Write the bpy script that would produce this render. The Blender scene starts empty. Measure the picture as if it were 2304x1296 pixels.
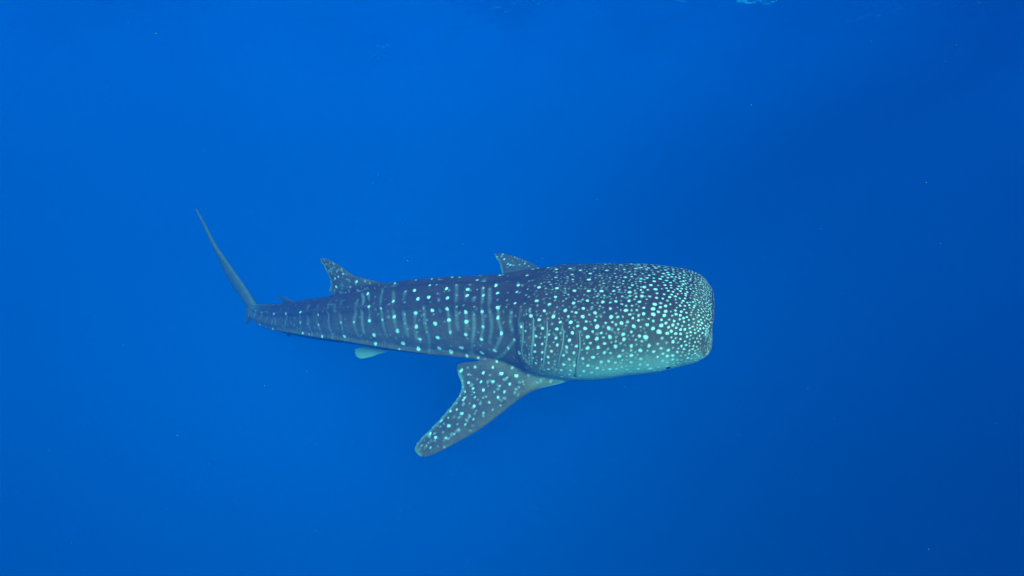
import bpy, math, random
import numpy as np
from mathutils import Vector, kdtree

# ------------------------------------------------------------------ camera
scene = bpy.context.scene
col = scene.collection
cam_data = bpy.data.cameras.new('camera')
cam_data.sensor_width = 36.0
cam_data.lens = 18.0 / math.tan(math.radians(50.0))
cam_data.clip_start = 0.02
cam_data.clip_end = 2000.0
camera = bpy.data.objects.new('camera', cam_data)
camera.location = (0, 0, 0)
camera.rotation_euler = (math.radians(68.0), 0, 0)
col.objects.link(camera)
scene.camera = camera

# ------------------------------------------------------------------ sky and sun
SUN_EL, SUN_AZ = math.radians(39.0), math.radians(160.0)     # azimuth clockwise from +Y: behind the camera
world = bpy.data.worlds.new('World')
scene.world = world
world.use_nodes = True
wn = world.node_tree
bg = wn.nodes['Background']
sky = wn.nodes.new('ShaderNodeTexSky')
sky.sky_type = 'NISHITA'
sky.sun_disc = False
sky.sun_elevation = SUN_EL
sky.sun_rotation = SUN_AZ
wn.links.new(sky.outputs[0], bg.inputs[0])
bg.inputs[1].default_value = 0.10
sun_data = bpy.data.lights.new('sun', 'SUN')
sun_data.energy = 5.0
sun_data.angle = math.radians(30.0)          # the rippled surface spreads the sunlight
sun_data.color = (1.0, 0.96, 0.9)
sun = bpy.data.objects.new('sun', sun_data)
sd = Vector((math.sin(SUN_AZ) * math.cos(SUN_EL), math.cos(SUN_AZ) * math.cos(SUN_EL), math.sin(SUN_EL)))
sun.rotation_euler = sd.to_track_quat('Z', 'Y').to_euler()
col.objects.link(sun)

# ------------------------------------------------------------------ exposure and sampling
vs = scene.view_settings
vs.view_transform = 'Standard'
vs.look = 'None'
vs.exposure = 2.0
vs.gamma = 1.0
scene.cycles.use_denoising = True
scene.cycles.volume_bounces = 2
scene.cycles.max_bounces = 6
scene.cycles.diffuse_bounces = 2
scene.cycles.glossy_bounces = 2
scene.cycles.transparent_max_bounces = 8
scene.cycles.sample_clamp_indirect = 4.0

# ------------------------------------------------------------------ node helpers
def new_mat(name):
    m = bpy.data.materials.new(name)
    m.use_nodes = True
    m.node_tree.nodes.clear()
    out = m.node_tree.nodes.new('ShaderNodeOutputMaterial')
    return m, m.node_tree, out

def node(nt, kind, **kw):
    n = nt.nodes.new(kind)
    for k, v in kw.items():
        if k in n.bl_rna.properties:
            setattr(n, k, v)
        else:
            n.inputs[k.replace('_', ' ')].default_value = v
    return n

# ------------------------------------------------------------------ the sea: surface overhead and the body of water
SURFACE_Z = 5.0
def build_surface():
    rng = np.random.default_rng(3)
    n = 480
    x = np.linspace(-158, 158, n)
    y = np.linspace(-118, 238, n)
    X, Y = np.meshgrid(x, y, indexing='ij')
    Z = np.zeros_like(X)
    for i in range(34):
        lam = 2.6 * 1.11 ** i * rng.uniform(0.9, 1.1)
        if lam > 26: break
        a = rng.normal(0.5, 0.75)
        k = 2 * math.pi / lam
        Z += 0.018 * lam * np.sin(k * (X * math.cos(a) + Y * math.sin(a)) + rng.uniform(0, 6.28)) / (1 + lam / 9)
    V = np.stack([X, Y, Z + SURFACE_Z], -1).reshape(-1, 3)
    i, j = np.meshgrid(np.arange(n - 1), np.arange(n - 1), indexing='ij')
    a = (i * n + j).ravel()
    F = np.stack([a, a + n, a + n + 1, a + 1], 1)
    me = bpy.data.meshes.new('water_surface')
    me.from_pydata(V.tolist(), [], F.tolist())
    me.shade_smooth()
    o = bpy.data.objects.new('water_surface', me)
    m, nt, out = new_mat('sea_surface')
    noise = node(nt, 'ShaderNodeTexNoise', Scale=1.6, Detail=4.0)
    tc = node(nt, 'ShaderNodeTexCoord')
    nt.links.new(tc.outputs['Object'], noise.inputs['Vector'])
    bump = node(nt, 'ShaderNodeBump', Strength=0.6, Distance=0.2)
    nt.links.new(noise.outputs['Fac'], bump.inputs['Height'])
    fr = node(nt, 'ShaderNodeFresnel', IOR=1.19)
    nt.links.new(bump.outputs[0], fr.inputs['Normal'])
    tr = node(nt, 'ShaderNodeBsdfTransparent')
    gl = node(nt, 'ShaderNodeBsdfGlossy', Roughness=0.05)
    nt.links.new(bump.outputs[0], gl.inputs['Normal'])
    mix = node(nt, 'ShaderNodeMixShader')
    nt.links.new(fr.outputs[0], mix.inputs[0])
    nt.links.new(tr.outputs[0], mix.inputs[1])
    nt.links.new(gl.outputs[0], mix.inputs[2])
    nt.links.new(mix.outputs[0], out.inputs['Surface'])
    me.materials.append(m)
    o['kind'] = 'structure'
    o['label'] = 'rippled underside of the sea surface overhead'
    col.objects.link(o)
build_surface()

def build_water():
    lo, hi = Vector((-160, -120, -70)), Vector((160, 240, SURFACE_Z + 1.6))
    vs_ = [(x, y, z) for x in (lo.x, hi.x) for y in (lo.y, hi.y) for z in (lo.z, hi.z)]
    fs = [(0, 1, 3, 2), (4, 6, 7, 5), (0, 4, 5, 1), (2, 3, 7, 6), (0, 2, 6, 4), (1, 5, 7, 3)]
    me = bpy.data.meshes.new('haze')
    me.from_pydata(vs_, [], fs)
    o = bpy.data.objects.new('haze', me)
    m, nt, out = new_mat('sea_water')
    sig_s = np.array([0.0, 0.0054, 0.0325])          # scattering per metre
    sig_t = np.array([0.145, 0.055, 0.070])          # extinction per metre
    d = 0.3
    c = sig_s / d
    ac = np.clip(1 - (sig_t - sig_s) / (d * (1 - c)), 0, 1) ** 2
    pv = node(nt, 'ShaderNodeVolumePrincipled')
    pv.inputs['Color'].default_value = (*c, 1)
    pv.inputs['Absorption Color'].default_value = (*ac, 1)
    pv.inputs['Density'].default_value = d
    pv.inputs['Anisotropy'].default_value = -0.36
    nt.links.new(pv.outputs[0], out.inputs['Volume'])
    me.materials.append(m)
    o['kind'] = 'stuff'
    o['label'] = 'clear deep blue sea water filling the view'
    o['category'] = 'water'
    col.objects.link(o)
build_water()

# ------------------------------------------------------------------ whale shark: shape
# GEOMETRY BEGIN
TAU = 2 * math.pi
def hermite(xs, ys, x):
    """monotone-ish cubic (finite-difference tangents) through (xs, ys); ys may be (n, k)"""
    xs = np.asarray(xs, float); ys = np.asarray(ys, float); x = np.asarray(x, float)
    one = ys.ndim == 1
    if one: ys = ys[:, None]
    d = np.diff(ys, axis=0) / np.diff(xs)[:, None]
    m = np.zeros_like(ys)
    h = np.diff(xs)[:, None]
    m[1:-1] = (d[:-1] * h[1:] + d[1:] * h[:-1]) / (h[:-1] + h[1:])
    m[0], m[-1] = d[0], d[-1]
    i = np.clip(np.searchsorted(xs, x) - 1, 0, len(xs) - 2)
    hh = (xs[i + 1] - xs[i])[..., None]
    t = ((x - xs[i]) / (xs[i + 1] - xs[i]))[..., None]
    r = ((2*t**3 - 3*t**2 + 1) * ys[i] + (t**3 - 2*t**2 + t) * hh * m[i]
         + (-2*t**3 + 3*t**2) * ys[i + 1] + (t**3 - t**2) * hh * m[i + 1])
    return r[..., 0] if one else r

# station, x, y, z of the body axis (metres)
SPINE = np.array([
(0.000, 1.507, 3.050, -1.482), (0.067, 1.253, 3.177, -1.534), (0.130, 0.939, 3.274, -1.589), (0.200, 0.573, 3.361, -1.660), (0.240, 0.346, 3.419,
-1.685), (0.270, 0.191, 3.471, -1.702), (0.330, -0.192, 3.561, -1.731), (0.400, -0.640, 3.669, -1.783), (0.470, -1.125, 3.786, -1.840), (0.530,
-1.561, 3.928, -1.917), (0.580, -1.916, 4.093, -2.017), (0.640, -2.308, 4.346, -2.136), (0.700, -2.728, 4.639, -2.266), (0.750, -3.095, 4.901,
-2.336), (0.800, -3.473, 5.184, -2.387)])
# station, half width, half height
GIRTH = np.array([
(0.000, 0.510, 0.150), (0.010, 0.535, 0.235), (0.030, 0.560, 0.305), (0.067, 0.590, 0.352), (0.130, 0.631, 0.400), (0.200, 0.650, 0.435),
(0.240, 0.633, 0.435), (0.270, 0.580, 0.412), (0.330, 0.455, 0.366), (0.400, 0.395, 0.362), (0.470, 0.337, 0.327), (0.530, 0.274, 0.272),
(0.580, 0.230, 0.230), (0.640, 0.205, 0.205), (0.700, 0.165, 0.161), (0.750, 0.118, 0.110), (0.800, 0.045, 0.060)])
ROLL = math.radians(2.5)

def spine(s):
    return hermite(SPINE[:, 0], SPINE[:, 1:], np.clip(s, 0, 0.8))
def frames(s):
    e = 0.004
    t = spine(np.clip(s, 0.0, 0.8 - e)) - spine(np.clip(s, 0.0, 0.8 - e) + e)     # towards the nose
    t /= np.linalg.norm(t, axis=-1, keepdims=True)
    up = np.broadcast_to(np.array([0, 0, 1.0]), t.shape)
    r = np.cross(t, up)                                     # the animal's right side
    r /= np.linalg.norm(r, axis=-1, keepdims=True)
    u = np.cross(r, t)
    roll = ROLL * np.interp(s, [0, 0.45, 0.8], [1.0, 1.0, -0.8])[..., None]
    r2 = r * np.cos(roll) - u * np.sin(roll)
    u2 = u * np.cos(roll) + r * np.sin(roll)
    return t, r2, u2

def bump1(x, c, w):
    return np.exp(-((x - c) / w) ** 2)

def body(s, phi, lift=0.0):
    """surface point of the trunk: s = nose 0 .. tail 0.8, phi = 0 right flank, pi/2 back, -pi/2 belly"""
    s = np.asarray(s, float); phi = np.asarray(phi, float)
    s, phi = np.broadcast_arrays(s, phi)
    g = hermite(GIRTH[:, 0], GIRTH[:, 1:], np.clip(s, 0, 0.8))
    w, h = g[..., 0], g[..., 1]
    cs, sn = np.cos(phi), np.sin(phi)
    ex = 2.0 / np.interp(s, [0, 0.05, 0.2, 0.35, 0.8], [2.6, 2.55, 2.35, 2.1, 2.0])
    x = np.sign(cs) * np.abs(cs) ** ex
    z = np.sign(sn) * np.abs(sn) ** ex
    # belly is flatter than the back
    z = np.where(z < 0, z * np.interp(s, [0, 0.05, 0.3, 0.5, 0.8], [0.85, 0.86, 0.9, 0.95, 1.0]), z)
    # long ridges on the flanks and back
    deg = np.degrees(np.arctan2(np.sin(phi), np.abs(np.cos(phi))))
    on = np.clip((s - 0.20) / 0.08, 0, 1) * np.clip((0.80 - s) / 0.06, 0, 1)
    rid = on * (0.024 * bump1(deg, 80 - 6 * (s - .25), 5) + 0.024 * bump1(deg, 48 - 20 * (s - .25), 5) + 0.030 * bump1(deg, -28 + 45 * (s - .4), 4.5))
    keel = 0.05 * np.clip((s - 0.62) / 0.1, 0, 1) * np.clip((0.80 - s) / 0.03, 0, 1) * bump1(deg, 0, 16)
    grow = 1 + (rid + keel) / np.maximum(h, 0.08)
    t, r, u = frames(s)
    P = spine(s) + r * (w * x * grow + lift * cs)[..., None] + u * (h * z * grow + lift * sn)[..., None]
    # snout bows forward in the middle and the lower jaw stays behind the upper lip
    nose = np.clip(1 - s / 0.06, 0, 1) ** 2
    P = P + t * (nose * (0.062 * (1 - x ** 6) + 0.032 * x))[..., None]
    return P

def fin_grid(sections, nu, nc):
    """sections: rows (v, lead xyz, trail xyz, thickness, normal xyz); returns the two-sided ring grid and its (v, chord, side)"""
    S = np.array([[q[0], *q[1], *q[2], q[3], *q[4]] for q in sections], float)
    v = np.linspace(S[0, 0], S[-1, 0], nu)
    q = hermite(S[:, 0], S[:, 1:], v)
    le, te, th, nm = q[:, :3], q[:, 3:6], q[:, 6], q[:, 7:10]
    nm = nm / np.linalg.norm(nm, axis=1, keepdims=True)
    a = np.arange(2 * nc) / (2 * nc) * TAU
    c = 0.5 - 0.5 * np.cos(a)                                # 0 lead, 1 trail
    prof = np.sqrt(np.clip(c, 0, 1)) * (1 - c) * 2.2 + 0.16 * np.sqrt(np.clip(c * (1 - c), 0, 1)) * 2
    prof = np.clip(prof, 0, None) * np.sign(np.sin(a) + 1e-12)
    P = le[:, None] + (te - le)[:, None] * c[None, :, None] + nm[:, None] * (th[:, None] * 0.5 * prof[None])[..., None]
    return P, v, c

def fin_point(sections, v, c, side=1.0):
    S = np.array([[q[0], *q[1], *q[2], q[3], *q[4]] for q in sections], float)
    q = hermite(S[:, 0], S[:, 1:], np.asarray(v, float))
    c = np.asarray(c, float)[..., None]
    nm = q[..., 7:10] / np.linalg.norm(q[..., 7:10], axis=-1, keepdims=True)
    prof = np.sqrt(c) * (1 - c) * 2.2 + 0.32 * np.sqrt(np.clip(c * (1 - c), 0, 1))
    return q[..., :3] + (q[..., 3:6] - q[..., :3]) * c + nm * side * q[..., 6:7] * 0.5 * prof

def plane_fin(origin, back, out, rows, thick):
    """rows (out distance, lead back-distance, trail back-distance); thick = (root, tip)"""
    n = np.cross(back, out); n /= np.linalg.norm(n)
    o0, o1 = rows[0][0], rows[-1][0]
    secs = []
    for o, l, t in rows:
        f = (o - o0) / (o1 - o0)
        secs.append((f, origin + out * o + back * l, origin + out * o + back * t, thick[0] + (thick[1] - thick[0]) * f ** 0.7, n))
    return secs

def fr1(s):
    t, r, u = frames(np.array([s]))
    return t[0], r[0], u[0]

FINS = {}
def make_fins():
    # right (near) pectoral: lowered and swept back
    t, r, u = fr1(0.28)
    a = math.radians(30)
    out = r * math.cos(a) - u * math.sin(a)
    o = body(0.215, math.radians(-38.0)) - out * 0.02
    FINS['pectoral_near'] = plane_fin(o, -t, out, [(-0.28, 0.02, 0.58), (-0.12, -0.10, 0.62), (-0.08, -0.11, 0.86), (-0.03, -0.10, 0.905), (0.03, -0.02, 0.88),
        (0.10, 0.17, 0.835), (0.16, 0.27, 0.815), (0.23, 0.345, 0.83), (0.35, 0.46, 0.89), (0.466, 0.58, 0.96), (0.57, 0.72, 1.035), (0.644, 0.825, 1.072),
        (0.69, 0.90, 1.06), (0.717, 0.955, 1.01)], (0.15, 0.02))
    # left (far) pectoral: held up and out
    a = math.radians(-20)
    out = -r * math.cos(a) - u * math.sin(a)
    o = body(0.215, math.radians(210.0)) - out * 0.02
    FINS['pectoral_far'] = plane_fin(o, -t, out, [(-0.25, 0.0, 0.62), (-0.05, -0.05, 0.70), (0.06, 0.08, 0.90), (0.2, 0.16, 0.90), (0.4, 0.27, 0.90), (0.6, 0.39, 0.922),
        (0.694, 0.471, 0.957), (0.79, 0.60, 1.0), (0.85, 0.71, 1.04), (0.91, 0.84, 1.08), (0.945, 0.95, 1.09)], (0.15, 0.02))
    # first dorsal
    t, r, u = fr1(0.505)
    o = body(0.455, math.pi / 2)
    FINS['dorsal'] = plane_fin(o, -t, u, [(-0.22, 0.06, 0.50), (-0.135, 0.0, 0.56), (-0.105, -0.02, 0.73), (-0.03, -0.02, 0.845), (0.03, 0.13, 0.815), (0.08, 0.345, 0.79),
        (0.127, 0.474, 0.787), (0.19, 0.555, 0.80), (0.246, 0.625, 0.81), (0.30, 0.71, 0.825), (0.325, 0.785, 0.82)], (0.085, 0.02))
    # second dorsal
    t, r, u = fr1(0.69)
    o = body(0.655, math.pi / 2)
    FINS['dorsal_second'] = plane_fin(o, -t, u, [(-0.12, 0.0, 0.26), (0.0, 0.0, 0.30), (0.04, 0.10, 0.40), (0.05, 0.2, 0.38), (0.065, 0.30, 0.38)], (0.05, 0.018))
    # anal
    o = body(0.685, -math.pi / 2)
    FINS['anal'] = plane_fin(o, -t, -u, [(-0.1, 0.0, 0.16), (0.0, 0.0, 0.18), (0.04, 0.09, 0.23), (0.07, 0.14, 0.22)], (0.05, 0.018))
    # pelvics
    t, r, u = fr1(0.53)
    for nm, sg in (('pelvic_near', 1), ('pelvic_far', -1)):
        a = math.radians(52)
        out = r * sg * math.cos(a) - u * math.sin(a)
        o = body(0.475, math.radians(-62 if sg > 0 else 180 + 62))
        FINS[nm] = plane_fin(o, -t, out, [(-0.15, 0.0, 0.33), (-0.04, -0.09, 0.37), (-0.02, -0.07, 0.49), (0.02, 0.04, 0.49), (0.05, 0.17, 0.47), (0.075, 0.27, 0.44), (0.088, 0.35, 0.40)], (0.055, 0.018))
    # tail fin: long upper lobe, short lower lobe, in the plane of the tail
    t, r, u = fr1(0.77)
    o = spine(np.array([0.775]))[0]
    FINS['tail_upper'] = plane_fin(o, -t, u, [(-0.08, -0.1, 0.36), (0.05, 0.0, 0.40), (0.12, 0.06, 0.46), (0.2, 0.13, 0.58), (0.3, 0.23, 0.70), (0.4, 0.35, 0.80), (0.5, 0.475, 0.855),
        (0.65, 0.67, 0.925), (0.8, 0.85, 0.995), (1.08, 1.045, 1.13), (1.24, 1.175, 1.205), (1.3, 1.222, 1.235)], (0.12, 0.018))
    FINS['tail_lower'] = plane_fin(o, -t, -u, [(-0.06, 0.0, 0.34), (0.05, 0.12, 0.42), (0.12, 0.24, 0.46), (0.22, 0.40, 0.54), (0.27, 0.49, 0.55)], (0.10, 0.018))
make_fins()
# GEOMETRY END

def ring_mesh(P):
    nu, nr = P.shape[:2]
    V = P.reshape(-1, 3)
    F = []
    for i in range(nu - 1):
        for j in range(nr):
            k = (j + 1) % nr
            F.append((i * nr + j, i * nr + k, (i + 1) * nr + k, (i + 1) * nr + j))
    n = len(V)
    V = np.vstack([V, P[0].mean(0)[None], P[-1].mean(0)[None]])
    for j in range(nr):
        k = (j + 1) % nr
        F.append((n, k, j))
        F.append((n + 1, (nu - 1) * nr + j, (nu - 1) * nr + k))
    return V, F

# PATTERN BEGIN
# markings of the skin, in body coordinates: station, angle (degrees), radius (m), strength; on fins: span, chord, radius, strength
SPOTS = """0.2225,116.2,0.0148,1 0.1966,116.7,0.0147,1 0.1703,113.0,0.0108,0.3 0.1494,110.5,0.0166,1 0.1434,118.2,0.0121,1 0.1289,107.7,0.0152,1 0.1812,102.2,0.0117,0.3 0.1643,99.0,0.0161,0.62 0.2086,98.5,0.0186,1
0.1892,95.0,0.0160,1 0.2439,100.2,0.0166,1 0.2295,96.7,0.0159,1 0.2728,128.7,0.0180,1 0.2275,92.0,0.0119,1 0.2524,129.7,0.0115,0.3 0.2026,89.4,0.0159,1 0.2141,93.0,0.0087,0.3 0.1708,90.2,0.0180,1 0.1718,82.7,0.0179,1
0.1991,82.7,0.0124,1 0.2255,84.7,0.0144,1 0.2753,92.2,0.0151,1 0.2131,84.9,0.0083,0.3 0.1459,94.0,0.0178,1 0.1334,96.7,0.0158,1 0.1230,95.5,0.0146,1 0.1090,109.2,0.0128,1 0.1031,119.0,0.0107,1 0.1523,84.7,0.0116,0.62
0.1409,84.9,0.0126,0.62 0.1329,86.2,0.0108,0.62 0.1210,85.7,0.0146,1 0.1120,86.9,0.0109,1 0.1075,89.7,0.0123,1 0.1155,92.5,0.0097,1 0.0971,90.5,0.0135,1 0.0916,97.2,0.0134,1 0.0851,87.4,0.0109,1 0.1001,80.9,0.0136,1
0.0866,81.9,0.0110,1 0.1110,75.2,0.0142,1 0.1150,80.9,0.0082,0.62 0.1230,80.4,0.0109,1 0.1235,76.7,0.0081,1 0.1349,78.4,0.0118,0.62 0.1494,77.2,0.0118,0.62 0.1265,73.4,0.0071,0.3 0.2419,71.2,0.0159,1 0.2200,70.7,0.0147,1
0.1932,68.2,0.0171,1 0.1713,67.9,0.0152,1 0.1523,67.4,0.0169,1 0.1354,67.2,0.0141,1 0.1145,65.9,0.0157,1 0.2813,75.2,0.0136,1 0.3126,76.4,0.0159,1 0.3082,65.9,0.0146,1 0.2808,66.9,0.0124,1 0.2594,69.2,0.0085,1
0.2629,79.2,0.0126,0.3 0.2320,77.7,0.0122,0.3 0.2091,77.2,0.0121,0.3 0.2310,63.2,0.0109,0.3 0.2400,55.2,0.0180,1 0.2200,60.4,0.0144,1 0.2076,65.2,0.0108,0.3 0.2579,61.7,0.0130,0.3 0.2778,51.9,0.0148,1
0.2255,52.2,0.0142,1 0.2091,56.4,0.0106,0.3 0.2539,51.4,0.0109,0.3 0.1927,54.4,0.0158,1 0.1727,56.9,0.0131,1 0.1508,54.9,0.0155,1 0.1409,60.7,0.0087,0.3 0.1324,54.9,0.0120,1 0.1240,60.7,0.0104,0.62 0.1150,55.7,0.0128,1
0.1055,60.7,0.0103,1 0.1011,54.7,0.0127,1 0.0966,66.2,0.0104,1 0.0991,69.2,0.0096,1 0.0876,64.7,0.0103,1 0.0891,69.9,0.0105,1 0.0906,57.9,0.0085,0.62 0.0876,52.4,0.0101,1 0.0767,56.4,0.0118,1 0.0792,61.4,0.0094,1
0.0707,54.2,0.0075,0.62 0.3027,45.7,0.0178,1 0.3017,34.6,0.0158,1 0.2907,47.2,0.0093,0.3 0.2300,45.4,0.0123,1 0.2161,49.7,0.0105,0.3 0.2046,46.7,0.0165,1 0.1887,44.7,0.0112,1 0.1787,48.9,0.0129,1 0.1663,50.2,0.0086,0.3
0.1404,47.4,0.0127,1 0.1623,43.9,0.0145,1 0.1494,43.9,0.0102,0.3 0.1543,39.9,0.0110,0.3 0.1399,38.9,0.0159,1 0.1195,45.2,0.0151,1 0.1304,48.4,0.0076,0.3 0.1115,50.2,0.0093,0.62 0.1050,45.4,0.0100,0.62
0.0951,47.9,0.0100,1 0.0807,45.9,0.0108,1 0.0956,41.4,0.0132,1 0.0797,39.4,0.0107,1 0.0881,35.9,0.0082,0.62 0.2429,39.6,0.0159,1 0.2345,36.6,0.0131,1 0.2195,40.4,0.0156,1 0.1991,40.9,0.0120,0.62 0.1797,40.7,0.0162,1
0.2106,35.4,0.0112,1 0.2205,33.4,0.0104,0.3 0.1956,35.4,0.0145,1 0.1867,31.9,0.0110,1 0.1752,35.9,0.0102,0.62 0.1628,36.6,0.0101,1 0.1484,33.4,0.0092,0.62 0.1384,33.6,0.0092,0.62 0.1255,32.1,0.0141,1
0.1235,38.6,0.0083,0.62 0.1105,36.9,0.0099,1 0.1031,34.4,0.0099,1 0.1100,28.6,0.0132,1 0.0906,29.6,0.0131,1 0.1006,27.6,0.0074,0.62 0.0797,31.1,0.0082,0.62 0.0782,25.6,0.0106,0.62 0.2818,41.7,0.0128,0.3
0.2823,31.9,0.0110,0.3 0.2534,28.1,0.0133,1 0.2469,24.4,0.0106,0.62 0.2429,31.1,0.0079,0.3 0.2305,28.9,0.0130,1 0.2146,28.9,0.0137,1 0.1937,25.6,0.0127,1 0.2235,23.4,0.0095,1 0.2365,20.9,0.0113,1 0.2270,20.9,0.0103,1
0.2156,20.4,0.0128,1 0.1976,18.6,0.0136,1 0.1772,29.4,0.0143,1 0.1608,30.4,0.0168,1 0.1444,28.1,0.0150,1 0.1673,26.1,0.0100,0.62 0.1558,24.1,0.0108,0.62 0.1747,21.4,0.0143,1 0.1628,19.1,0.0150,1 0.1439,19.4,0.0149,1
0.1240,20.9,0.0140,1 0.1235,15.9,0.0132,1 0.1135,22.9,0.0099,1 0.1026,18.4,0.0123,1 0.1304,26.1,0.0083,0.62 0.0807,17.1,0.0114,1 0.0871,13.6,0.0098,0.62 0.1080,14.9,0.0082,0.62 0.0996,13.1,0.0106,0.62
0.2957,17.6,0.0166,1 0.2728,13.4,0.0144,1 0.2375,12.4,0.0105,1 0.2305,14.1,0.0112,1 0.2141,14.1,0.0120,1 0.2021,12.4,0.0128,1 0.1897,13.1,0.0127,1 0.2210,8.1,0.0121,1 0.2380,6.1,0.0122,1 0.2305,6.1,0.0122,1
0.1996,1.6,0.0120,1 0.1932,7.1,0.0119,1 0.2071,4.9,0.0120,1 0.1762,11.1,0.0151,1 0.1623,10.9,0.0134,1 0.1718,15.6,0.0100,0.62 0.1528,13.9,0.0116,1 0.1369,9.9,0.0158,1 0.1145,9.1,0.0140,1 0.1260,5.4,0.0108,0.62
0.1354,14.6,0.0091,0.62 0.1548,5.6,0.0134,1 0.1459,4.6,0.0100,0.62 0.1026,4.4,0.0156,1 0.0891,8.1,0.0139,1 0.1324,1.1,0.0150,1 0.1155,0.9,0.0141,1 0.1708,2.6,0.0152,1 0.1837,2.1,0.0127,1 0.1777,6.6,0.0084,0.3
0.1026,-1.9,0.0133,0.62 0.0856,-0.4,0.0140,1 0.0707,-4.4,0.0124,1 0.1613,-1.1,0.0127,1 0.1503,-1.1,0.0126,1 0.1404,-3.4,0.0109,0.62 0.1279,-1.6,0.0084,0.62 0.1165,-4.6,0.0125,0.62 0.1045,-8.6,0.0117,0.62
0.0931,-10.4,0.0125,1 0.1787,-3.4,0.0128,1 0.1942,-3.4,0.0129,1 0.2076,-2.4,0.0130,1 0.2250,-1.9,0.0105,1 0.2250,2.6,0.0122,1 0.2380,-4.1,0.0115,1 0.2260,-9.6,0.0115,1 0.2116,-9.4,0.0122,1 0.1996,-9.1,0.0113,1
0.1678,-7.1,0.0145,1 0.1847,-10.2,0.0129,1 0.1503,-10.4,0.0128,1 0.1399,-11.2,0.0119,0.62 0.1304,-9.9,0.0101,0.62 0.1230,-14.9,0.0119,0.62 0.1075,-15.4,0.0127,1 0.0816,-6.9,0.0116,1 0.0762,-13.9,0.0117,1
0.2126,-21.7,0.0132,1 0.2021,-16.2,0.0114,1 0.1902,-18.2,0.0123,1 0.1757,-12.9,0.0121,1 0.2315,0.1,0.0105,1 0.2400,0.4,0.0097,0.62 0.2858,2.6,0.0138,1 0.3067,-4.9,0.0189,1 0.2589,1.6,0.0171,1 0.4923,72.9,0.0157,1
0.4804,44.4,0.0142,1 0.4799,21.6,0.0171,1 0.4769,-2.1,0.0210,1 0.4625,40.9,0.0112,1 0.4610,23.9,0.0112,0.62 0.4495,53.2,0.0159,1 0.4451,28.9,0.0166,1 0.4421,7.9,0.0203,1 0.4381,70.7,0.0142,0.3 0.4331,50.4,0.0120,0.3
0.4311,32.4,0.0128,0.3 0.4306,19.9,0.0110,0.3 0.4256,71.7,0.0160,1 0.4162,56.2,0.0184,1 0.4157,34.9,0.0181,1 0.4147,15.9,0.0190,1 0.4122,-1.9,0.0164,1 0.4391,-13.2,0.0234,1 0.4192,-20.9,0.0223,1 0.4052,78.4,0.0131,1
0.3948,78.7,0.0121,0.3 0.4007,58.4,0.0182,1 0.3893,64.7,0.0100,0.3 0.3843,53.2,0.0108,0.3 0.3908,38.9,0.0161,1 0.3863,21.4,0.0195,1 0.3848,2.4,0.0178,1 0.3873,-16.4,0.0218,1 0.4037,41.2,0.0108,0.3 0.4032,32.9,0.0099,0.3
0.4002,21.1,0.0107,0.3 0.3998,9.1,0.0108,0.3 0.3788,72.7,0.0156,1 0.3729,57.4,0.0161,1 0.3694,41.2,0.0158,1 0.3664,27.1,0.0166,1 0.3654,10.9,0.0149,0.62 0.3659,77.7,0.0128,0.3 0.3609,61.9,0.0108,0.3
0.3559,44.2,0.0105,0.3 0.3564,33.4,0.0087,0.3 0.3485,71.7,0.0180,1 0.3465,61.9,0.0160,1 0.3435,38.4,0.0173,1 0.3420,26.1,0.0190,1 0.3435,9.4,0.0164,1 0.3535,-11.7,0.0221,1 0.3714,-21.4,0.0244,1 0.3430,92.5,0.0132,0.62
0.3316,89.2,0.0150,0.3 0.3276,73.7,0.0107,0.62 0.3251,62.2,0.0140,1 0.3355,71.7,0.0080,0.3 0.3350,59.2,0.0088,0.3 0.3320,45.2,0.0094,0.3 0.3320,35.9,0.0103,0.3 0.3221,40.2,0.0145,1 0.3201,21.9,0.0144,1
0.3226,5.9,0.0153,1 0.3251,-15.7,0.0209,1 0.3325,-27.2,0.0150,0.62 0.3490,-26.7,0.0161,0.62 0.3196,72.2,0.0080,0.3 0.3171,61.9,0.0078,0.3 0.3126,40.4,0.0093,0.3 0.2997,82.4,0.0145,0.3 0.2942,66.2,0.0086,0.3
0.2927,55.7,0.0110,0.3 0.2783,23.6,0.0105,0.3 0.2932,-4.4,0.0100,0.3 0.5645,34.9,0.0125,1 0.5650,10.9,0.0156,0.62 0.5650,-17.4,0.0167,1 0.5237,16.4,0.0148,0.62 0.5252,-13.2,0.0180,1 0.5033,18.4,0.0126,0.62
0.6053,-14.9,0.0153,1 0.5152,-33.7,0.0211,0.62 0.4794,-19.9,0.0193,1 0.4465,-23.9,0.0132,0.62 0.4351,99.0,0.0098,1 0.4117,98.2,0.0097,0.62 0.3818,99.0,0.0105,1 0.3704,98.2,0.0086,0.62 0.3420,101.2,0.0121,1
0.3151,97.5,0.0102,1 0.4640,97.5,0.0119,0.62 0.6845,38.9,0.0208,1 0.6457,36.9,0.0165,1 0.6044,42.2,0.0189,1 0.6865,-14.4,0.0243,1 0.6626,-30.4,0.0239,1 0.6058,14.1,0.0140,1 0.7696,-0.9,0.0153,1 0.7537,36.9,0.0169,0.62
0.7278,38.6,0.0164,0.62 0.7253,-10.2,0.0168,0.62 0.5904,-15.7,0.0134,0.3"""
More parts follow.
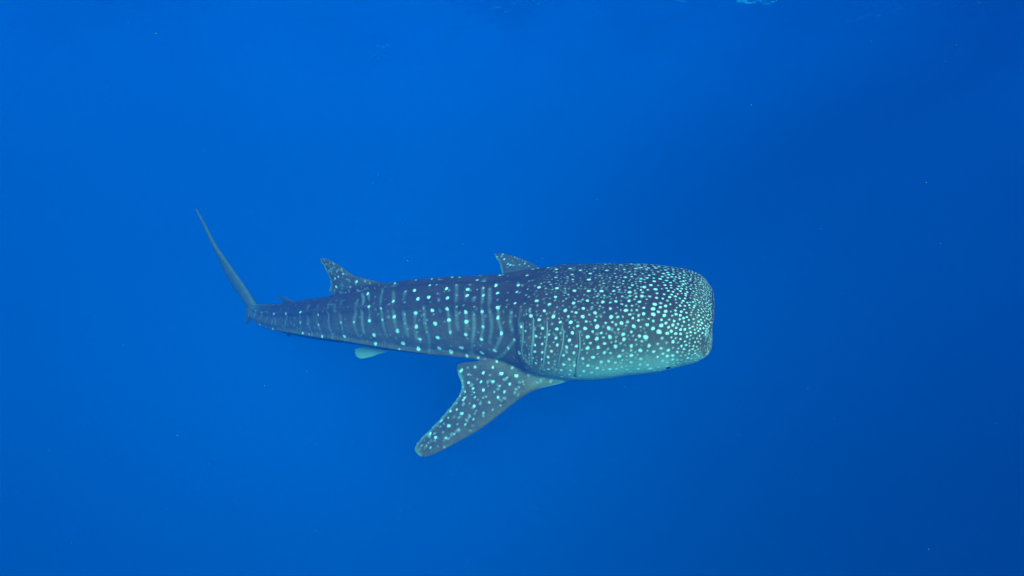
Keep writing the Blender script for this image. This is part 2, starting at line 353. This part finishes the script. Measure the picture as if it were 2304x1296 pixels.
SPOTS_PECTORAL = """0.282,0.947,0.0184,1 0.247,0.826,0.0166,0.62 0.254,0.888,0.0125,0.3 0.296,0.738,0.0155,1 0.245,0.669,0.0147,1 0.190,0.715,0.0148,1 0.174,0.679,0.0180,1 0.182,0.534,0.0162,0.3 0.296,0.570,0.0186,1 0.307,0.426,0.0175,1
0.239,0.505,0.0145,0.62 0.227,0.407,0.0177,1 0.294,0.331,0.0159,0.3 0.385,0.882,0.0147,1 0.315,0.882,0.0116,0.62 0.374,0.721,0.0137,1 0.368,0.577,0.0160,1 0.313,0.669,0.0122,0.3 0.329,0.485,0.0128,0.62
0.380,0.351,0.0150,1 0.403,0.443,0.0119,0.62 0.444,0.626,0.0159,1 0.434,0.800,0.0121,1 0.352,0.780,0.0098,0.3 0.409,0.590,0.0088,0.3 0.415,0.839,0.0081,0.3 0.464,0.908,0.0089,1 0.536,0.846,0.0127,1 0.518,0.849,0.0128,1
0.508,0.675,0.0103,1 0.469,0.744,0.0080,1 0.508,0.531,0.0094,0.62 0.499,0.489,0.0079,0.62 0.454,0.436,0.0118,0.62 0.446,0.295,0.0141,0.62 0.350,0.279,0.0118,0.3 0.397,0.197,0.0126,0.3 0.495,0.302,0.0141,1
0.542,0.357,0.0140,0.62 0.581,0.551,0.0156,1 0.581,0.757,0.0095,0.3 0.618,0.813,0.0102,1 0.634,0.908,0.0126,1 0.649,0.643,0.0156,1 0.655,0.475,0.0101,0.3 0.618,0.433,0.0085,0.3 0.628,0.269,0.0116,0.62
0.596,0.177,0.0116,0.3 0.555,0.135,0.0101,0.3 0.684,0.318,0.0107,0.62 0.731,0.357,0.0115,0.62 0.690,0.829,0.0102,0.62 0.753,0.652,0.0170,1 0.764,0.806,0.0109,0.3 0.735,0.515,0.0100,0.3 0.774,0.354,0.0114,0.62
0.811,0.312,0.0106,0.62 0.847,0.361,0.0121,0.62 0.852,0.620,0.0138,1 0.825,0.856,0.0131,1 0.897,0.643,0.0084,0.3 0.931,0.423,0.0106,0.62 0.921,0.761,0.0107,0.3 0.913,0.279,0.0075,0.3 0.807,0.603,0.0107,0.3
0.368,0.967,0.0066,0.62 0.424,0.967,0.0065,0.62 0.501,0.954,0.0080,0.62 0.565,0.918,0.0080,0.62 0.721,0.918,0.0110,0.62 0.712,0.915,0.0094,0.62"""
SPOTS_FAR_PECTORAL = """0.985,0.384,0.0128,1 0.907,0.708,0.0140,1 0.831,0.747,0.0138,1 0.817,0.695,0.0165,1 0.950,0.875,0.0113,0.62 0.954,0.220,0.0098,0.3 0.936,0.187,0.0112,0.62 0.911,0.154,0.0111,0.3 0.882,0.197,0.0110,0.62
0.837,0.275,0.0123,0.62 0.815,0.462,0.0109,0.62 0.796,0.259,0.0122,0.62 0.886,0.498,0.0111,0.3"""
SPOTS_DORSAL = """0.688,0.243,0.0128,1 0.641,0.567,0.0141,1 0.608,0.767,0.0129,1 0.444,0.872,0.0156,1 0.530,0.302,0.0165,1 0.434,0.626,0.0154,0.3 0.282,0.721,0.0169,0.3 0.469,0.728,0.0129,0.3"""
STRIPES = """0.6004,66.9 0.5844,17.9 0.5984,-35.2|0.5760,63.7 0.5660,8.1 0.5650,-17.2|0.5526,60.9 0.5446,35.9 0.5451,6.4 0.5466,-18.4|0.5386,54.7 0.5317,38.6|0.5292,63.2 0.5232,13.9 0.5252,-10.9|0.5038,60.9 0.5003,37.4 0.5033,18.9
0.5013,-8.6|0.5137,98.2 0.4928,52.9 0.4909,19.4 0.4913,1.1|0.4904,70.9 0.4804,42.9 0.4799,21.6|0.4719,78.4 0.4680,58.7 0.4625,38.4 0.4610,22.4 0.4580,-1.9|0.4739,97.2 0.4535,36.9|0.4630,95.0 0.4495,53.9 0.4455,29.4
0.4426,9.1|0.4381,68.7 0.4306,22.1 0.4286,2.4|0.4162,34.4 0.4167,-1.1|0.4032,42.4 0.4012,20.4 0.3978,1.9 0.4042,-23.2|0.3853,55.7 0.3793,37.9|0.3689,41.9 0.3664,26.1 0.3654,10.9|0.3654,76.9 0.3559,33.4
0.3540,15.9|0.3490,63.2 0.3420,26.1 0.3435,8.4|0.3360,58.4 0.3311,19.1 0.3405,-20.9|0.3350,91.7 0.3256,61.9 0.3221,40.4 0.3201,21.6 0.3226,5.6|0.3196,72.9 0.3126,41.2 0.3091,24.1 0.3121,3.9|0.3022,45.2 0.3007,32.4
0.2957,18.9 0.3067,-5.4|0.2828,42.9 0.2823,31.6 0.2768,22.1|0.2584,44.2 0.2609,34.6 0.2554,22.4|0.2733,12.6 0.2853,3.1 0.2967,-8.9 0.3091,-22.2|0.6900,41.9 0.6860,10.1 0.6835,-15.4|0.6442,39.4 0.6462,12.9
0.6626,-34.2|0.6058,43.4 0.6063,12.1 0.6048,-16.7|0.5974,62.2 0.5854,7.1 0.5844,-17.2|0.7323,42.7 0.7268,13.4 0.7248,-12.9|0.7089,39.9 0.7059,-11.4|0.7562,40.2 0.7477,9.1"""
GILLS = """0.2519,33.1 0.2509,16.1 0.2519,-0.4 0.2429,-7.4|0.2405,38.1 0.2400,17.6 0.2419,5.1 0.2424,-8.9|0.2265,36.4 0.2265,21.1 0.2290,6.9 0.2345,-17.9|0.2086,32.6 0.2071,25.1 0.2096,11.1 0.2136,1.6 0.2171,-7.4|0.1857,27.9
0.1857,18.6 0.1877,7.9 0.1907,0.4 0.1971,-22.4"""

def rows_of(text):
    return np.array([[float(k) for k in q.split(',')] for q in text.split()])
def chains_of(text):
    return [rows_of(c) for c in text.replace('\n', ' ').split('|')]

def resample(P, step):
    d = np.concatenate([[0], np.cumsum(np.linalg.norm(np.diff(P, axis=0), axis=1))])
    n = max(3, int(d[-1] / step))
    return hermite(d, P, np.linspace(0, d[-1], n)) if len(P) > 2 else np.stack([np.interp(np.linspace(0, d[-1], n), d, P[:, k]) for k in range(3)], 1)

def snout_dots(rng):
    """dots that crowd together towards the lip"""
    kept, info = np.zeros((0, 3)), []
    S = 0.125 * rng.random(26000) ** 1.25
    A = np.radians(rng.uniform(-58, 238, 26000))
    P = body(S, A)
    sp = np.interp(S, [0, 0.012, 0.04, 0.08, 0.125], [0.0185, 0.022, 0.030, 0.042, 0.058])
    sp = sp * np.where(rng.random(26000) < 0.22, 1.2, 1.0)
    big = np.empty((4000, 3)); bs = np.empty(4000); n = 0
    for k in range(26000):
        if n and (np.sum((big[:n] - P[k]) ** 2, 1) < (0.5 * (bs[:n] + sp[k])) ** 2).any():
            continue
        big[n] = P[k]; bs[n] = sp[k]; n += 1
        info.append((S[k], A[k]))
        if n >= 3990: break
    return big[:n], bs[:n], np.array(info)

VOXEL = 0.0068
def build_shark():
    rng = np.random.default_rng(11)
    parts = []
    s = np.concatenate([np.linspace(0, 0.06, 40)[:-1], np.linspace(0.06, 0.8, 240)])
    phi = np.linspace(0, TAU, 160, endpoint=False)
    grid = body(s[:, None], phi[None])
    t0, r0, u0 = fr1(0.0)
    # rounded lip in front of the first station
    c0 = grid[0].mean(0)
    lips = []
    for f, a in ((0.80, 0.030), (0.92, 0.020), (0.975, 0.009)):
        zr = np.clip(0.6 + 0.4 * np.sin(phi), 0, 1)[:, None]
        lips.append(c0 + (grid[0] - c0) * f + t0 * a * zr)
    grid = np.concatenate([np.array(lips), grid])
    parts.append(ring_mesh(grid))
    for nm, secs in FINS.items():
        P, v, c = fin_grid(secs, 70, 34)
        parts.append(ring_mesh(P))
    V, F, off = [], [], 0
    for v, f in parts:
        V.append(v)
        F += [tuple(i + off for i in q) for q in f]
        off += len(v)
    me = bpy.data.meshes.new('shark_raw')
    me.from_pydata(np.vstack(V).tolist(), [], F)
    raw = bpy.data.objects.new('shark_raw', me)
    col.objects.link(raw)
    md = raw.modifiers.new('skin', 'REMESH')
    md.mode = 'VOXEL'
    md.voxel_size = VOXEL
    dg = bpy.context.evaluated_depsgraph_get()
    skin = bpy.data.meshes.new_from_object(raw.evaluated_get(dg))
    bpy.data.objects.remove(raw)
    bpy.data.meshes.remove(me)
    n = len(skin.vertices)
    co = np.empty(n * 3, np.float32); skin.vertices.foreach_get('co', co)
    co = co.reshape(-1, 3).astype(float)
    ed = np.empty(len(skin.edges) * 2, np.int32); skin.edges.foreach_get('vertices', ed)
    ed = ed.reshape(-1, 2)
    deg = np.bincount(ed.ravel(), minlength=n).astype(float)
    def lap1(p):
        return (np.bincount(ed[:, 0], p[ed[:, 1]], n) + np.bincount(ed[:, 1], p[ed[:, 0]], n)) / deg - p
    def lap(p):
        return np.stack([lap1(p[:, k]) for k in range(3)], 1)
    # which station and angle every skin point belongs to
    ss = np.linspace(0, 0.8, 500)
    C = spine(ss); tt, rr, uu = frames(ss)
    idx = np.empty(n, int)
    for a in range(0, n, 40000):
        q = co[a:a + 40000]
        idx[a:a + 40000] = (np.sum(C * C, 1)[None] - 2 * q @ C.T).argmin(1)
    d = co - C[idx]
    g = hermite(GIRTH[:, 0], GIRTH[:, 1:], ss)[idx]
    dx = np.sum(d * rr[idx], 1); dz = np.sum(d * uu[idx], 1)
    st = ss[idx]
    ang = np.degrees(np.arctan2(dz / g[:, 1], np.abs(dx) / g[:, 0]))
    out_r = np.hypot(dx / g[:, 0], dz / g[:, 1])
    fin = np.clip((out_r - 1.12) / 0.12, 0, 1)
    fin[st > 0.785] = 1
    # smooth the joints of fins and body more than the rest
    joint = np.clip(1 - np.abs(out_r - 1.08) / 0.22, 0, 1) * (st > 0.15) * (st < 0.74)
    for it in range(14):
        co = co + (0.5 * joint)[:, None] * lap(co)
    nose = np.clip(1.3 - st / 0.022, 0, 1)
    for it in range(60):
        co = co + (0.55 * nose)[:, None] * lap(co)
    for it in range(3):
        co = co + 0.5 * lap(co)
        co = co - 0.52 * lap(co)
    skin.vertices.foreach_set('co', co.astype(np.float32).ravel())
    skin.update()
    nor = np.empty(n * 3, np.float32); skin.vertex_normals.foreach_get('vector', nor)
    nor = nor.reshape(-1, 3).astype(float)
    kd = kdtree.KDTree(n)
    for i, p in enumerate(co.tolist()):
        kd.insert(p, i)
    kd.balance()
    spot = np.zeros(n); groove = np.zeros(n); pale = np.zeros(n)
    def dab(P, r, amount, arr, soft=0.35, wob=0.0):
        hit = kd.find_range(P, r * (1 + soft))
        if not hit: return
        ii = np.array([h[1] for h in hit]); dd = np.array([h[2] for h in hit])
        if wob:
            q = (co[ii] - P) / r
            a1, a2 = rng.uniform(0, 6.28, 2)
            th = np.arctan2(q[:, 2], q[:, 0])
            dd = dd * (1 + wob * np.sin(2 * th + a1) + 0.6 * wob * np.sin(3 * th + a2))
        x = np.clip((r * (1 + soft) - dd) / (2 * soft * r), 0, 1)
        arr[ii] = np.maximum(arr[ii], amount * x * x * (3 - 2 * x))
    table = rows_of(SPOTS)
    for a, b, r, k in table:
        if a < 0.088: continue
        k2 = 0.68 + 0.32 * rng.random() if k == 1 else k * rng.uniform(0.8, 1.1)
        dab(body(a, math.radians(b)), r * (0.80 if a < 0.28 else 0.88), k2, spot, wob=0.12)
        if b < 58:                                            # the other flank carries a like pattern
            dab(body(min(0.79, a + rng.uniform(-.008, .008)), math.radians(180 - b + rng.uniform(-5, 5))), r, k2, spot, wob=0.12)
    for nm, text in (('pectoral_near', SPOTS_PECTORAL), ('pectoral_far', SPOTS_FAR_PECTORAL), ('dorsal', SPOTS_DORSAL)):
        for v, c, r, k in rows_of(text):
            for side in (-1, 1):
                dab(fin_point(FINS[nm], v, c, side), r * 0.76, k * rng.uniform(0.65, 1.0), spot, wob=0.15)
    P, sp, info = snout_dots(rng)
    taken = body(table[:, 0], np.radians(table[:, 1]))[table[:, 0] >= 0.088]; taken_r = table[table[:, 0] >= 0.088, 2]
    for q, w, (a, b) in zip(P, sp, info):
        if a > 0.118 or (a > 0.07 and (np.sum((taken - q) ** 2, 1) < (taken_r * 1.1 + 0.5 * w) ** 2).any()): continue
        m = rng.random()
        r = min(w, 0.05) * (0.30 if m > 0.72 else 0.25 if m > 0.3 else 0.2)
        k = 1.0 if m > 0.6 else rng.uniform(0.45, 0.95)
        if a > 0.1: k *= 0.75
        dab(q, max(r, 0.0058), k, spot, soft=0.4, wob=0.1)
    for k in range(520):                                      # dots run over the lip
        x, z = rng.uniform(-1, 1), rng.uniform(-0.9, 1)
        q = c0 + r0 * (x * GIRTH[0, 1] * 0.95) + u0 * (z * GIRTH[0, 2] * 0.9)
        f = kd.find(q + t0 * 0.05)
        dab(Vector(f[0]), rng.uniform(0.005, 0.007), rng.uniform(0.1, 0.5), spot, soft=0.45)
    # lesser dots between the big ones on the head and the near fins
    have = [tuple(q) for q in taken]; rad = list(taken_r)
    arr = np.zeros((3000, 3)); ar = np.zeros(3000); m = len(have)
    arr[:m] = taken; ar[:m] = taken_r
    for k in range(6500):
        a, b = 0.092 + 0.16 * rng.random() ** 1.7, math.radians(rng.uniform(-48, 228))
        q = body(a, b); r = rng.uniform(0.005, 0.0095)
        if m > 2990 or (np.sum((arr[:m] - q) ** 2, 1) < (1.3 * ar[:m] + r + 0.008) ** 2).any(): continue
        arr[m] = q; ar[m] = r; m += 1
        dab(q, r, rng.choice([0.16, 0.26, 0.4, 0.6]) * (1 - 2.6 * (a - 0.092)), spot, soft=0.5, wob=0.2)
    for nm in ('pectoral_near', 'pectoral_far', 'dorsal'):
        for k in range(110):
            q = fin_point(FINS[nm], rng.uniform(0.3, 0.97), rng.uniform(0.06, 0.95), rng.choice([-1, 1]))
            dab(q, rng.uniform(0.006, 0.013), rng.uniform(0.08, 0.3), spot, soft=0.6, wob=0.25)
    # faint speckle between the big spots
    for k in range(620):
        a, b = rng.uniform(0.10, 0.74), math.radians(rng.uniform(-50, 230))
        dab(body(a, b), rng.uniform(0.006, 0.012), rng.uniform(0.08, 0.24), spot, soft=0.6, wob=0.2)
    for ch in chains_of(STRIPES):
        amt = rng.uniform(0.08, 0.15)
        wd = rng.uniform(0.011, 0.018)
        for sg in (0, 1):
            an = np.radians(ch[:, 1] if sg == 0 else 180 - ch[:, 1])
            for q in resample(body(ch[:, 0], an), 0.008):
                dab(q, wd, amt * rng.uniform(0.6, 1.1), spot, soft=0.7)
    for ch in chains_of(GILLS):
        for sg in (0, 1):
            an = np.radians(ch[:, 1] if sg == 0 else 180 - ch[:, 1])
            L = resample(body(ch[:, 0], an), 0.005)
            for q in L:
                dab(q, 0.0055, 0.12 * rng.uniform(0.3, 1.3), spot, soft=0.5)  # pale line painted in for light caught on the flap edge
                dab(q, 0.008, 1.3, groove, soft=0.8)
    # the mouth: a long slit across the front of the snout
    gg = GIRTH[0]
    for x in np.linspace(-1.0, 1.0, 180):
        q = c0 + t0 * 0.03 + r0 * (x * gg[1] * 0.97) - u0 * (gg[2] * (0.30 + 0.25 * x * x)) - t0 * 0.035 * x ** 4
        dab(q, 0.010, 0.35, groove, soft=0.8)
    # pale hind edges of the fins
    for nm in [k for k in FINS if 'tail' not in k]:
        for v in np.linspace(0.3, 1, 90):
            dab(fin_point(FINS[nm], v, 0.985), 0.020, 0.24, pale, soft=0.9)
    for nm in ('pelvic_near', 'pelvic_far'):
        for v in np.linspace(0.3, 1, 16):
            for c in np.linspace(0.05, 0.98, 16):
                dab(fin_point(FINS[nm], v, c), 0.05, 0.30, pale, soft=0.9)
    finroot = np.zeros(n)
    for nm in ('pectoral_near', 'pectoral_far'):
        for v in np.linspace(0.2, 0.62, 26):
            for c in np.linspace(0.01, 0.6, 22):
                dab(fin_point(FINS[nm], v, c), 0.07, 1.0, finroot, soft=0.6)
    co = co - nor * (0.010 * groove)[:, None]
    skin.vertices.foreach_set('co', co.astype(np.float32).ravel())
    skin.shade_smooth()
    skin.update()
    sm = lambda e0, e1, x: np.clip((x - e0) / (e1 - e0), 0, 1) ** 2 * (3 - 2 * np.clip((x - e0) / (e1 - e0), 0, 1))
    edge = np.interp(st, [0.004, 0.05, 0.2, 0.3, 0.5, 0.8], [14, 28, 26, -20, -44, -52])
    belly = (1 - sm(edge - np.interp(st, [0, 0.22, 0.32], [74, 74, 46]), edge, ang)) ** 1.5 * np.interp(st, [0, 0.15, 0.21, 0.27, 0.35], [0.72, 0.72, 0.62, 0.35, 0.8])
    belly = belly * (1 - sm(0.45, 0.85, nor @ t0))
    under = sm(0.15, 0.6, -np.sum(nor * uu[idx], 1))
    pale = np.maximum(pale, belly * (1 - fin) + fin * 0.1 * under)
    pale = pale * (1 - 0.85 * finroot * np.maximum(fin, sm(-0.35, 0.1, np.sum(nor * uu[idx], 1))))
    shade = 1 - sm(-30, 62, ang)
    shade = shade * (1 - fin) + 0.5 * fin
    tail = sm(0.72, 0.79, st)  # tail skin lightened towards the blue: distance haze put into its colour
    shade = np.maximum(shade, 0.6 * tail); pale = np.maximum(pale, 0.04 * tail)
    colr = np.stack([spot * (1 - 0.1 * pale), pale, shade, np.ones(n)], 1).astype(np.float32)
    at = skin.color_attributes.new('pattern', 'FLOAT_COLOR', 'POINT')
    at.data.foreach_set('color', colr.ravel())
    print('skin verts', n)

    m, nt, out = new_mat('skin')
    L = nt.links.new
    atr = node(nt, 'ShaderNodeAttribute'); atr.attribute_name = 'pattern'
    sep = node(nt, 'ShaderNodeSeparateColor'); L(atr.outputs['Color'], sep.inputs[0])
    tc = node(nt, 'ShaderNodeTexCoord')
    def mixc(a, b, fac, mode='MIX'):
        mx = nt.nodes.new('ShaderNodeMix'); mx.data_type = 'RGBA'; mx.blend_type = mode
        for sock, val in ((mx.inputs[0], fac), (mx.inputs[6], a), (mx.inputs[7], b)):
            if isinstance(val, (tuple, float)): sock.default_value = val if isinstance(val, float) else (*val, 1)
            else: L(val, sock)
        return mx.outputs[2]
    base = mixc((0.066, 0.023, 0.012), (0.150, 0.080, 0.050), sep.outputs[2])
    n1 = node(nt, 'ShaderNodeTexNoise', Scale=9.0, Detail=6.0, Roughness=0.65); L(tc.outputs['Object'], n1.inputs['Vector'])
    rm = node(nt, 'ShaderNodeMapRange'); L(n1.outputs[0], rm.inputs[0])
    rm.inputs[1].default_value = 0.3; rm.inputs[2].default_value = 0.7; rm.inputs[3].default_value = 0.7; rm.inputs[4].default_value = 1.35
    n2 = node(nt, 'ShaderNodeTexNoise', Scale=70.0, Detail=3.0); L(tc.outputs['Object'], n2.inputs['Vector'])
    rm2 = node(nt, 'ShaderNodeMapRange'); L(n2.outputs[0], rm2.inputs[0])
    rm2.inputs[1].default_value = 0.3; rm2.inputs[2].default_value = 0.7; rm2.inputs[3].default_value = 0.82; rm2.inputs[4].default_value = 1.18
    cb = node(nt, 'ShaderNodeCombineColor')
    mm = node(nt, 'ShaderNodeMath', operation='MULTIPLY'); L(rm.outputs[0], mm.inputs[0]); L(rm2.outputs[0], mm.inputs[1])
    for k in range(3): L(mm.outputs[0], cb.inputs[k])
    base = mixc(base, cb.outputs[0], 1.0, 'MULTIPLY')
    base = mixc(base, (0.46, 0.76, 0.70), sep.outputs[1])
    base = mixc(base, (0.80, 0.82, 0.80), sep.outputs[0])
    p = node(nt, 'ShaderNodeBsdfPrincipled', Roughness=0.55)
    p.inputs['Specular IOR Level'].default_value = 0.12
    L(base, p.inputs['Base Color'])
    bp = node(nt, 'ShaderNodeBump', Strength=0.25, Distance=0.01); L(n2.outputs[0], bp.inputs['Height'])
    L(bp.outputs[0], p.inputs['Normal'])
    L(p.outputs[0], out.inputs['Surface'])
    skin.materials.append(m)
    skin.name = 'body'
    root = bpy.data.objects.new('whale_shark', None)
    root['label'] = 'large dark grey whale shark with pale spots swimming to the right'
    root['category'] = 'whale shark'
    col.objects.link(root)
    o = bpy.data.objects.new('body', skin)
    o.parent = root
    col.objects.link(o)
    # gill flaps: each a thin fold of skin whose hind edge stands off over its slit
    for ch in chains_of(GILLS):
        for sg in (0, 1):
            an = np.radians(ch[:, 1] if sg == 0 else 180 - ch[:, 1])
            C2 = resample(np.stack([ch[:, 0], an, an * 0], 1), 0.016)
            m2 = len(C2)
            e = np.sin(np.linspace(0.06, math.pi - 0.06, m2)) ** 0.5
            rings = []
            for ds, li in ((-0.0036, -0.006), (-0.0020, 0.0002), (-0.0005, 0.0022), (0.0, 0.0020), (0.0002, -0.001), (-0.0002, -0.010)):
                rings.append(body(C2[:, 0] + ds * e, C2[:, 1], li * e - 0.002 * (1 - e)))
            P2 = np.stack(rings, 1)
            V, F = ring_mesh(P2)
            gm = bpy.data.meshes.new('gill_flap')
            gm.from_pydata(V.tolist(), [], F)
            gm.shade_smooth(); gm.materials.append(m)
            w = np.zeros((len(V), 4), np.float32); w[:, 3] = 1; w[:, 2] = 0.55
            tip = (np.arange(len(V)) % 6); hit = ((tip == 2) | (tip == 3)) & (np.arange(len(V)) < m2 * 6)
            w[hit, 0] = 0.15 * (0.5 + 0.5 * np.repeat(np.sin(np.arange(m2) * 0.9) ** 2, 6)[hit[:m2 * 6].nonzero()[0]])  # crest coloured paler, a painted highlight along the raised edge
            w[:, 1] = 0.12
            gm.color_attributes.new('pattern', 'FLOAT_COLOR', 'POINT').data.foreach_set('color', w.ravel())
            go = bpy.data.objects.new('gill_flap', gm)
            go.parent = root
            col.objects.link(go)
    # eyes
    em, et, eo = new_mat('eye')
    ep = node(et, 'ShaderNodeBsdfPrincipled', Roughness=0.15)
    ep.inputs['Base Color'].default_value = (0.012, 0.012, 0.014, 1)
    et.links.new(ep.outputs[0], eo.inputs['Surface'])
    for b in (-25.0, 205.0):
        c = body(0.052, math.radians(b)); ax = c - spine(np.array([0.052]))[0]
        ax /= np.linalg.norm(ax)
        P = []
        for i in range(1, 12):
            th = math.pi * i / 12
            for j in range(20):
                ph = TAU * j / 20
                P.append((math.sin(th) * math.cos(ph), math.sin(th) * math.sin(ph), math.cos(th)))
        V, F = ring_mesh(np.array(P).reshape(11, 20, 3))
        emesh = bpy.data.meshes.new('eye')
        emesh.from_pydata((V * 0.020 + c - ax * 0.012).tolist(), [], F)
        emesh.shade_smooth(); emesh.materials.append(em)
        e = bpy.data.objects.new('eye', emesh)
        e.parent = root
        col.objects.link(e)
build_shark()

# ------------------------------------------------------------------ drifting specks
def build_specks():
    rng = np.random.default_rng(5)
    V, F = [], []
    ico = [(0, 0, 1), (0.894, 0, 0.447), (0.276, 0.851, 0.447), (-0.724, 0.526, 0.447), (-0.724, -0.526, 0.447), (0.276, -0.851, 0.447),
           (0.724, 0.526, -0.447), (-0.276, 0.851, -0.447), (-0.894, 0, -0.447), (-0.276, -0.851, -0.447), (0.724, -0.526, -0.447), (0, 0, -1)]
    tri = [(0, 1, 2), (0, 2, 3), (0, 3, 4), (0, 4, 5), (0, 5, 1), (1, 6, 2), (2, 7, 3), (3, 8, 4), (4, 9, 5), (5, 10, 1),
           (2, 6, 7), (3, 7, 8), (4, 8, 9), (5, 9, 10), (1, 10, 6), (11, 7, 6), (11, 8, 7), (11, 9, 8), (11, 10, 9), (11, 6, 10)]
    ico = np.array(ico)
    for k in range(260):
        y = rng.uniform(1.2, 9.0)
        p = np.array([rng.uniform(-1.6, 1.6) * y, y, rng.uniform(-1.5, 0.35) * y])
        r = rng.uniform(0.0008, 0.0018) * (0.5 + 0.5 * y ** 0.8) * (2.0 if rng.random() < 0.06 else 1)
        sc = np.array([1, 1, 1]) * r * np.array([rng.uniform(0.6, 1.8), rng.uniform(0.6, 1.4), rng.uniform(0.5, 1.2)])
        b = len(V)
        V += (ico * sc + p).tolist()
        F += [tuple(i + b for i in q) for q in tri]
    me = bpy.data.meshes.new('plankton')
    me.from_pydata(V, [], F)
    me.shade_smooth()
    m, nt, out = new_mat('plankton')
    p = node(nt, 'ShaderNodeBsdfPrincipled', Roughness=0.8)
    p.inputs['Base Color'].default_value = (0.16, 0.18, 0.18, 1)
    nt.links.new(p.outputs[0], out.inputs['Surface'])
    me.materials.append(m)
    o = bpy.data.objects.new('plankton', me)
    o['kind'] = 'stuff'
    o['label'] = 'tiny pale specks of plankton drifting in the water'
    o['category'] = 'plankton'
    col.objects.link(o)
build_specks()
